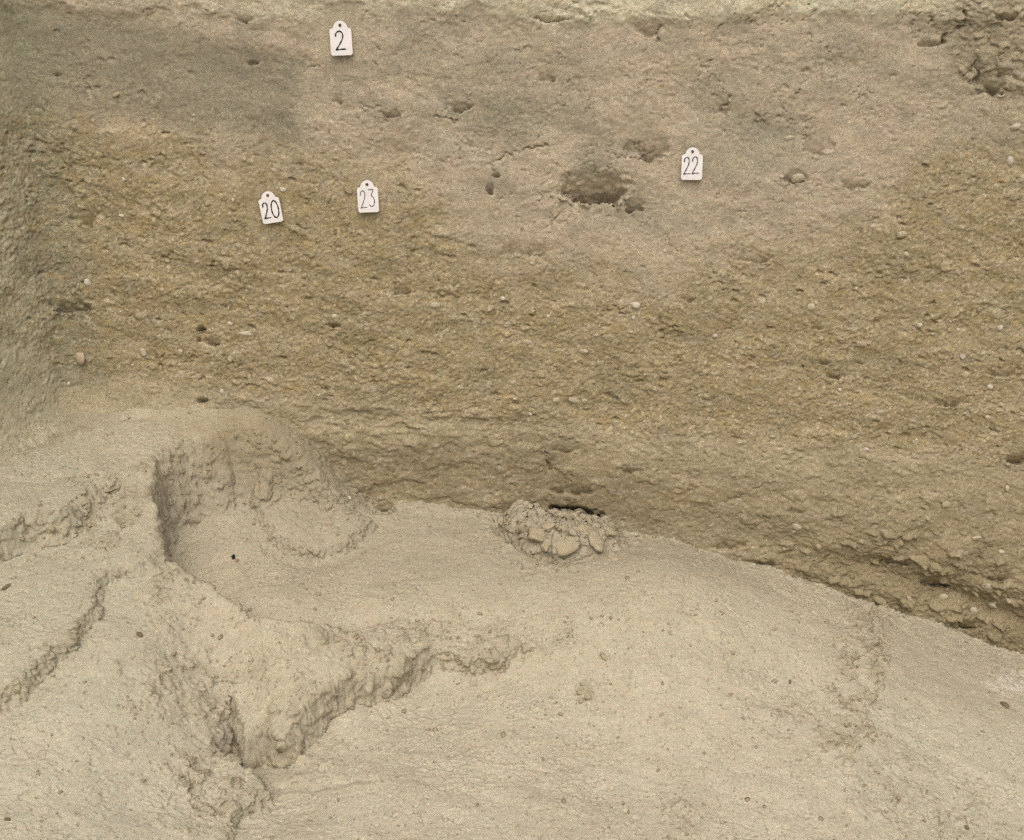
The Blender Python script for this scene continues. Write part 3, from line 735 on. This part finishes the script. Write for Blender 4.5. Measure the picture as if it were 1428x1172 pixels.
M_PEB = plain_material('buff_stone', (0.33, 0.285, 0.19), .9, .18, 260, .5)
M_PEBP = plain_material('pale_stone', (0.40, 0.355, 0.265), .9, .14, 300, .4)
M_CHALK = plain_material('white_calcite', (0.47, 0.435, 0.36), .85, .12, 300, .4)
M_PINKST = plain_material('pinkish_stone', (0.42, 0.34, 0.25), .9, .10, 200, .3)
M_BLACK = plain_material('charcoal', (0.012, 0.014, 0.013), .7, .4, 300, .5)
M_DARK = plain_material('dark_earth', (0.15, 0.115, 0.07), .9, .3, 300, .5)
ML = {'clod': [clod_mesh('clod_shape', M_CLOD, 100 + i, 2, .45) for i in range(5)], 'pale': [clod_mesh('pale_clod_shape', M_CLODP, 120 + i, 2, .45) for i in range(5)],
      'lumpy': [clod_mesh('lumpy_clod_shape', M_CLODP, 240 + i, 3, .38) for i in range(6)],
      'peb': [clod_mesh('pebble_shape', M_PEB, 140 + i, 2, .12) for i in range(4)], 'pebp': [clod_mesh('pale_pebble_shape', M_PEBP, 160 + i, 2, .12) for i in range(4)],
      'chalk': [clod_mesh('calcite_shape', M_CHALK, 180 + i, 2, .2) for i in range(4)], 'pink': [clod_mesh('pink_stone_shape', M_PINKST, 200, 3, .1)],
      'black': [clod_mesh('charcoal_shape', M_BLACK, 210, 2, .35)], 'dark': [clod_mesh('dark_lump_shape', M_DARK, 220 + i, 2, .2) for i in range(3)]}
def basis(n, twist):
    n = Vector(n); q = Vector((0, 0, 1)).rotation_difference(n)
    from mathutils import Quaternion
    return q @ Quaternion((0, 0, 1), twist)
def put(name, me, p, n, sx, sy, sz, sink=0.3, parent=None, twist=None):
    o = bpy.data.objects.new(name, me); COL.objects.link(o)
    o.rotation_mode = 'QUATERNION'; o.rotation_quaternion = basis(n, random.uniform(0, 6.28) if twist is None else twist)
    o.scale = (sx, sy, sz); o.location = Vector(p) + Vector(n)*sz*(0.5 - sink)
    if parent is not None: o.parent = parent
    return o
# --- stones set in the section (parts of the wall)
PXM = 0.00095
named_wall = [(466, 441, 5, 4, 'chalk'), (342, 467, 10, 5, 'chalk'), (113, 499, 11, 9, 'pink'), (172, 250, 4, 4, 'chalk'), (168, 303, 5, 4, 'chalk'), (700, 416, 4, 3, 'chalk'), (764, 441, 3, 3, 'chalk'),
              (882, 443, 3, 3, 'chalk'), (1395, 458, 5, 5, 'chalk'), (1342, 497, 4, 5, 'chalk'), (1208, 629, 6, 3.5, 'chalk'), (1407, 225, 5, 7, 'chalk'), (800, 562, 12, 5, 'pebp'), (775, 560, 6, 5, 'pebp'),
              (815, 561, 6, 4, 'pebp'), (740, 578, 4, 3, 'chalk'), (872, 583, 3, 3, 'chalk'), (1112, 248, 11, 9, 'pebp'), (1202, 480, 7, 6, 'peb'), (1256, 326, 8, 6, 'pebp'), (735, 478, 7, 4, 'pebp'),
              (813, 491, 8, 4, 'pebp'), (780, 478, 5, 3, 'peb'), (715, 535, 6, 4, 'pebp'), (606, 425, 8, 5, 'pebp'), (1335, 463, 3, 3, 'chalk'), (1281, 453, 4, 4, 'chalk'), (1340, 497, 4, 4, 'chalk'), (1325, 450, 3, 3, 'chalk'),
              (1380, 540, 5, 4, 'chalk'), (1170, 545, 4, 3, 'chalk'), (310, 545, 4, 5, 'chalk'), (320, 453, 5, 4, 'chalk'), (393, 265, 5, 4, 'chalk'), (280, 660, 3, 3, 'chalk'), (795, 590, 7, 8, 'peb'), (250, 490, 4, 4, 'chalk'),
              (1318, 838, 8, 5, 'pebp'), (1375, 815, 14, 7, 'pebp'), (1385, 852, 16, 9, 'pebp'), (1250, 790, 10, 6, 'pebp'), (1230, 842, 9, 7, 'peb'), (1360, 858, 8, 6, 'pebp'), (1268, 836, 9, 6, 'peb'), (1088, 247, 4, 3, 'chalk'),
              (1100, 193, 8, 4, 'pebp'), (1360, 750, 9, 5, 'pebp'), (1395, 770, 6, 4, 'pebp'), (1110, 735, 9, 6, 'pebp'), (1405, 840, 7, 9, 'pebp')]
for (u, v, a, b, kd) in named_wall:
    q, n, c = wall_point(u, v)
    put('stone' if max(a, b) > 6 else 'pebble', random.choice(ML[kd]), q, n, a*PXM, b*PXM, min(a, b)*PXM*0.7, 0.45, wall_o, 0.0 + random.uniform(-.3, .3))
rr = random.Random(5); cnt = 0
while cnt < 215:
    u = rr.uniform(40, 1420); v = rr.uniform(40, 880)
    q, n, c = wall_point(u, v)
    p = on_y(u, v, 0.0); s_ = p[0] - CX + HC
    i = int(np.clip(np.searchsorted(ss, s_), 1, len(ss) - 2)); j = int(np.clip(np.searchsorted(zz, p[2]), 1, len(zz) - 2))
    if hgt[i, j] < 0.012: continue
    wt = 0.95*gravel[i, j] + 0.22*lower[i, j] + 0.6*crumbR[i, j] + 0.08
    if rr.random() > wt: continue
    if any(abs(u - t[0]) < 24 and abs(v - t[1]) < 30 for t in TAGS): continue
    a = 1.5 + rr.expovariate(1/1.7); a = min(a, 8)
    kd = rr.choices(['peb', 'pebp', 'chalk', 'clod'], [6, 2.2, .7, 5])[0]
    put('pebble', rr.choice(ML[kd]), q, n, a*PXM, a*PXM*rr.uniform(.6, .95), a*PXM*rr.uniform(.5, .8), 0.45, wall_o)
    cnt += 1
# --- loose things on the floor
def loose(name, u, v, a, b, c, kd, label, cat, group=None, sink=0.18, wall=False):
    i = floor_point(u, v)
    if i is None: return None
    o = put(name, random.choice(ML[kd]), sub[i], (subn[i] + np.array([0, 0, 1.0]))/2, a*PXM, b*PXM, c*PXM, sink)
    tag(o, label, cat, group); return o
loose('charcoal_lump', 326, 777, 4.5, 3.4, 3.5, 'black', 'small black charcoal lump lying alone in the left hollow', 'charcoal')
loose('soil_clod', 193, 885, 5, 4, 4, 'dark', 'dark brown clod lying alone on the left ledge below the step', 'clod')
loose('soil_clod', 8, 820, 8, 3, 2.5, 'dark', 'flat dark brown sliver at the left edge of the upper ledge', 'clod')
loose('soil_clod', 283, 836, 4, 3, 3, 'clod', 'brown clod on the crest of the ledge beside the left hollow', 'clod')
loose('oval_stone', 880, 746, 12, 7, 6, 'pebp', 'oval pale stone lying right of the clod heap at the wall foot', 'stone', sink=0.3)
loose('soil_clod', 842, 917, 7, 4, 4, 'pale', 'pale clod on the smooth mound in the middle of the floor', 'clod')
loose('soil_clod', 1400, 985, 8, 6, 5, 'dark', 'dark greenish lump below the white powder at the right edge', 'clod')
loose('soil_clod', 1103, 951, 4, 2.5, 2.5, 'dark', 'small dark crumb on the smooth right mound', 'clod')
loose('white_chip', 487, 694, 7, 3, 2, 'chalk', 'thin white chip lying on the slab at the wall foot', 'chip')
for u, v, a, where in [(812, 955, 4, 'topmost crumb'), (808, 966, 5, 'leftmost crumb'), (818, 972, 5, 'biggest crumb on the right side'), (811, 978, 4, 'lowest crumb'), (821, 962, 3, 'smallest crumb')]:
    loose('soil_clod', u, v, a, a*.8, a*.7, 'pale', where + ' of the small cluster in the middle of the floor', 'clod', 'crumb cluster in the middle of the floor')
hp = random.Random(12)
def heap_clod(u, v, a, b, c, label, y=None, sink=.30):
    if y is None:
        o = loose('soil_clod', u, v, a, b, c, 'lumpy', label, 'clod', 'loose clods at the wall foot', sink)
    else:
        p = on_y(u, v, y); o = put('soil_clod', random.choice(ML['lumpy']), p, (0, -.5, .87), a*PXM, b*PXM, c*PXM, .5)
        tag(o, label, 'clod', 'loose clods at the wall foot')
    return o
heap_clod(781, 721, 9, 8, 8, 'rounded pale clod at the left end of the dark slit', -.020)
heap_clod(799, 722, 9, 7, 7, 'rounded pale clod in the middle of the dark slit', -.020)
heap_clod(822, 725, 8, 5, 5, 'flat crumb at the right end of the dark slit', -.018)
heap_clod(768, 727, 8, 6, 6, 'small clod just left of the dark slit', -.022)
heap_clod(748, 746, 20, 15, 12, 'biggest clod on the left side of the heap under the slit', sink=.5)
heap_clod(727, 739, 11, 9, 8, 'leftmost clod of the heap at the wall foot', sink=.45)
heap_clod(765, 735, 12, 9, 8, 'middle-sized clod left of the centre of the heap, below the slit', sink=.4)
heap_clod(787, 738, 10, 8, 7, 'small clod in the centre of the heap below the slit', sink=.35)
heap_clod(811, 736, 12, 9, 8, 'clod right of the centre of the heap, below the slit', sink=.4)
heap_clod(790, 757, 27, 18, 12, 'broad smooth clod at the front of the heap under the slit', sink=.55)
heap_clod(828, 752, 20, 14, 11, 'broad clod on the right side of the heap', sink=.5)
heap_clod(848, 742, 12, 9, 8, 'rightmost clod of the heap, left of the oval stone', sink=.4)
heap_clod(762, 764, 10, 7, 6, 'small clod at the lower left edge of the heap', sink=.4)
rr = random.Random(9); cnt = 0; tries = 0
while cnt < 75 and tries < 4000:
    tries += 1
    u = rr.uniform(0, 1428); v = rr.uniform(600, 1170)
    i = floor_point(u, v)
    if i is None or (subst[i] < 0.25 and rr.random() < 0.35): continue
    a = min(1.4 + rr.expovariate(1/0.7), 3.8)
    kd = rr.choices(['clod', 'pale', 'dark'], [4, 5, .7])[0]
    o = put('soil_crumb', rr.choice(ML[kd]), sub[i], subn[i], a*PXM, a*PXM*rr.uniform(.6, 1), a*PXM*rr.uniform(.5, .8), 0.2)
    tone = {'clod': 'brown', 'pale': 'pale', 'dark': 'dark brown'}[kd]
    zone = ('on the upper left ledges' if u < 230 and v < 900 else 'on the sloping lower left ground' if u < 420 and v > 840 else 'in the hollow left of the clod heap' if u < 700 and v < 860
            else 'on the mound right of the clod heap' if v < 900 else 'on the right foreground floor' if u > 1000 else 'on the middle foreground floor')
    tag(o, ('tiny ' if a < 2.2 else 'small ') + tone + ' soil crumb lying loose ' + zone, 'crumb', 'soil crumbs lying loose ' + zone); cnt += 1
# --- finest crumbs, uncountable: one mesh on floor, one on the section
def crumbs(name, pts, nrm, sizes, mat, parent=None):
    r = np.random.RandomState(3)
    bm = bmesh.new(); bmesh.ops.create_icosphere(bm, subdivisions=1, radius=1.0)
    bm.verts.ensure_lookup_table(); V = np.array([v.co[:] for v in bm.verts]); F = np.array([[v.index for v in f.verts] for f in bm.faces]); bm.free()
    n = len(pts); nv = len(V)
    J = V[None]*(1 + 0.30*r.randn(n, nv, 1)); J = J*sizes[:, None, None]*np.stack([r.uniform(.7, 1.2, n), r.uniform(.7, 1.2, n), r.uniform(.5, .9, n)], -1)[:, None, :]
    W = J + pts[:, None, :] + nrm[:, None, :]*sizes[:, None, None]*0.15
    me = bpy.data.meshes.new(name)
    Fa = (F[None] + (np.arange(n)*nv)[:, None, None]).reshape(-1, 3).astype(np.int32)
    me.vertices.add(n*nv); me.loops.add(len(Fa)*3); me.polygons.add(len(Fa))
    me.vertices.foreach_set('co', W.reshape(-1).astype(np.float32)); me.loops.foreach_set('vertex_index', np.ascontiguousarray(Fa).reshape(-1))
    me.polygons.foreach_set('loop_start', np.arange(0, len(Fa)*3, 3, dtype=np.int32)); me.update(calc_edges=True)
    o = link(name, me, mat, parent); o['kind'] = 'stuff'; return o
r_ = np.random.RandomState(21)
pr = 0.15 + 1.1*np.exp(sub[VI, 1]/.03)*(sub[VI, 0] > -.25) + 1.6*np.clip(subst[VI], 0, 1) + 0.35*np.clip(fbm(sub[VI, 0]*14, sub[VI, 1]*14, 3, .5, 170), 0, 1)
ch = r_.choice(VI, 5200, replace=False, p=pr/pr.sum())
o = crumbs('soil_grit', sub[ch], subn[ch], 0.0005 + r_.exponential(0.00060, len(ch)).clip(0, .0028), M_CLOD)
o['label'] = 'fine brown grit strewn over the trench floor'; o['category'] = 'grit'
print('stones', time.time() - T0)

# ================================================================== NUMBER TAGS
M_CARD = plain_material('white_card', (0.66, 0.65, 0.65), .65, .09, 55, .08, .3)
M_INK = plain_material('black_ink', (0.012, 0.016, 0.018), .55, .3, 300, .0, .3)
M_INKG = plain_material('grey_ink', (0.05, 0.055, 0.06), .55, .3, 300, .0, .3)
M_RUST = plain_material('rusty_nail', (0.085, 0.055, 0.025), .65, .4, 500, .4, .4, .4)
def arc(cx, cy, rx, ry, a0, a1, n=12):
    return [(cx + rx*math.cos(R(a0 + (a1 - a0)*i/n)), cy + ry*math.sin(R(a0 + (a1 - a0)*i/n))) for i in range(n + 1)]
def card_mesh():
    W, H = 0.0135, 0.0415
    hs = 0.0325
    pts = []
    pts += arc(-W + .0032, .0032, .0032, .0032, 180, 270, 6)
    pts += arc(W - .0032, .0032, .0032, .0032, 270, 360, 6)
    pts += arc(W - .0030, hs - .0030, .0030, .0030, 0, 90, 5)
    pts += [(.0097, hs + .0004), (.0090, hs + .0012)]
    pts += arc(0, hs - .0004, .0090, .0094, 10, 170, 16)
    pts += [(-.0090, hs + .0012), (-.0097, hs + .0004)]
    pts += arc(-W + .0030, hs - .0030, .0030, .0030, 90, 180, 5)
    hole = arc(0, .0362, .0020, .0020, 0, 360, 16)[:-1]
    bm = bmesh.new()
    E = []
    for lp in (pts, hole):
        vs = [bm.verts.new((x, 0, y)) for x, y in lp]
        for i in range(len(vs)): E.append(bm.edges.new((vs[i], vs[(i + 1) % len(vs)])))
    bmesh.ops.triangle_fill(bm, use_beauty=True, edges=E)
    bmesh.ops.recalc_face_normals(bm, faces=bm.faces)
    r = bmesh.ops.extrude_face_region(bm, geom=list(bm.faces))
    for v in [g for g in r['geom'] if isinstance(g, bmesh.types.BMVert)]: v.co.y += 0.0007
    bmesh.ops.recalc_face_normals(bm, faces=bm.faces)
    me = bpy.data.meshes.new('tag_card'); bm.to_mesh(me); bm.free(); me.materials.append(M_CARD); return me
CARD = card_mesh()
def smooth(p, n=2):
    for _ in range(n):
        q = [p[0]]
        for a, b in zip(p[:-1], p[1:]):
            q += [(a[0]*.75 + b[0]*.25, a[1]*.75 + b[1]*.25), (a[0]*.25 + b[0]*.75, a[1]*.25 + b[1]*.75)]
        p = q + [p[-1]]
    return p
GL = {'2': [smooth([(.04, .74), (.06, .90), (.30, 1.0), (.60, 1.0), (.80, .86), (.78, .66), (.60, .44), (.02, .0)]), [(.0, .0), (.5, .025), (1.0, .03)]],
      '0': [arc(.5, .5, .47, .5, 80, 448, 26)],
      '3': [[(.12, .98), (.5, 1.0), (.86, .99)], smooth([(.86, .99), (.66, .80), (.46, .62), (.80, .56), (1.0, .36), (.92, .10), (.62, .0), (.28, .03), (.10, .12)])]}
def digit_mesh(ch, wd, ht, pen):
    bm = bmesh.new()
    for st in GL[ch]:
        p = [Vector((x*wd, 0, y*ht)) for x, y in st]
        # resample evenly
        L = [0]
        for a, b in zip(p[:-1], p[1:]): L.append(L[-1] + (b - a).length)
        n = max(6, int(L[-1]/0.0007)); q = []
        for i in range(n + 1):
            t = L[-1]*i/n; k = max(0, min(len(p) - 2, next((j for j in range(len(L) - 1) if L[j+1] >= t), len(p) - 2)))
            f = (t - L[k])/max(L[k+1] - L[k], 1e-9); q.append(p[k].lerp(p[k+1], f))
        lft, rgt = [], []
        for i, c in enumerate(q):
            tg = (q[min(i + 1, n)] - q[max(i - 1, 0)]).normalized(); nn = Vector((-tg.z, 0, tg.x))
            hw = pen*.5*(1 + .18*math.sin(i*.55 + ht*900) + .10*math.sin(i*1.7))
            if i in (0, n): hw *= .55
            lft.append(bm.verts.new(c + nn*hw)); rgt.append(bm.verts.new(c - nn*hw))
        for i in range(n):
            bm.faces.new((lft[i], lft[i+1], rgt[i+1], rgt[i]))
        for e, k in ((q[0], 0), (q[-1], n)):     # rounded ends
            vs = [bm.verts.new(e + Vector((math.cos(a)*pen*.5, -0.00001, math.sin(a)*pen*.5))) for a in [2*math.pi*i/10 for i in range(10)]]
            bm.faces.new(vs)
    bmesh.ops.recalc_face_normals(bm, faces=bm.faces)
    for f in bm.faces:
        if f.normal.y > 0: f.normal_flip()
    r = bmesh.ops.extrude_face_region(bm, geom=list(bm.faces))
    for v in [g for g in r['geom'] if isinstance(g, bmesh.types.BMVert)]: v.co.y -= 0.00006
    me = bpy.data.meshes.new('tag_digit'); bm.to_mesh(me); bm.free(); return me
def nail_mesh():
    prof = [(0, -.0016), (.0009, -.0015), (.00155, -.0011), (.0016, -.0006), (.0010, -.0002), (.0007, .001), (.0007, .018), (0, .020)]
    bm = bmesh.new(); rings = []
    for r, y in prof:
        rings.append([bm.verts.new((r*math.cos(a), y, r*math.sin(a))) for a in [2*math.pi*i/12 for i in range(12)]] if r > 0 else [bm.verts.new((0, y, 0))])
    for a, b in zip(rings[:-1], rings[1:]):
        for i in range(12):
            j = (i + 1) % 12
            if len(a) == 1: bm.faces.new((a[0], b[i], b[j]))
            elif len(b) == 1: bm.faces.new((a[i], b[0], a[j]))
            else: bm.faces.new((a[i], b[i], b[j], a[j]))
    bmesh.ops.recalc_face_normals(bm, faces=bm.faces)
    me = bpy.data.meshes.new('tag_nail'); bm.to_mesh(me); bm.free(); me.materials.append(M_RUST)
    for p_ in me.polygons: p_.use_smooth = True
    return me
NAIL = nail_mesh()
SPEC = {'2': ([('2', -.0068, .0068, .0118, .0222)], .0017, M_INK, 'white paper tag numbered 2 nailed high on the grey upper earth'),
        '20': ([('2', -.0098, .0068, .0078, .0205), ('0', .0008, .0062, .0098, .0222)], .0017, M_INK, 'tilted white paper tag numbered 20 nailed into the ochre gravelly bed'),
        '23': ([('2', -.0096, .0060, .0076, .0222), ('3', .0008, .0074, .0076, .0222)], .0011, M_INKG, 'white paper tag numbered 23 with thin grey digits, beside tag 20'),
        '22': ([('2', -.0105, .0074, .0084, .0215), ('2', .0002, .0080, .0084, .0215)], .0014, M_INKG, 'white paper tag numbered 22 nailed right of the dark hollow')}
for (tu, tv, an, txt) in TAGS:
    pc = on_y(tu, tv, 0.0)
    k = (np.abs(W0[..., 0] - pc[0]) < .016) & (np.abs(W0[..., 2] - pc[2]) < .024)
    yf = float(np.percentile(PW[..., 1][k], 6)) - 0.0035
    pc = on_y(tu, tv, yf)
    root = bpy.data.objects.new('number_tag', None); COL.objects.link(root); root.empty_display_size = 0.02
    ca, sa = math.cos(R(an)), math.sin(R(an))
    # origin at the foot of the card
    root.location = (pc[0] + 0.0207*sa, pc[1] - 0.0042, pc[2] - 0.0207*ca)
    root.rotation_euler = (R(-7.0), R(-an), 0)
    digs, pen, ink, lb = SPEC[txt]
    tag(root, lb, 'tag', 'number tags nailed to the section')
    link('card', CARD, None, root)
    for (chh, x0, z0, wd, ht) in digs:
        dm = digit_mesh(chh, wd, ht, pen); dm.materials.append(ink)
        o = link('digit', dm, None, root); o.location = (x0, -0.00012, z0)
    o = link('nail', NAIL, None, root); o.location = (0, 0, .0362)
print('done', time.time() - T0)
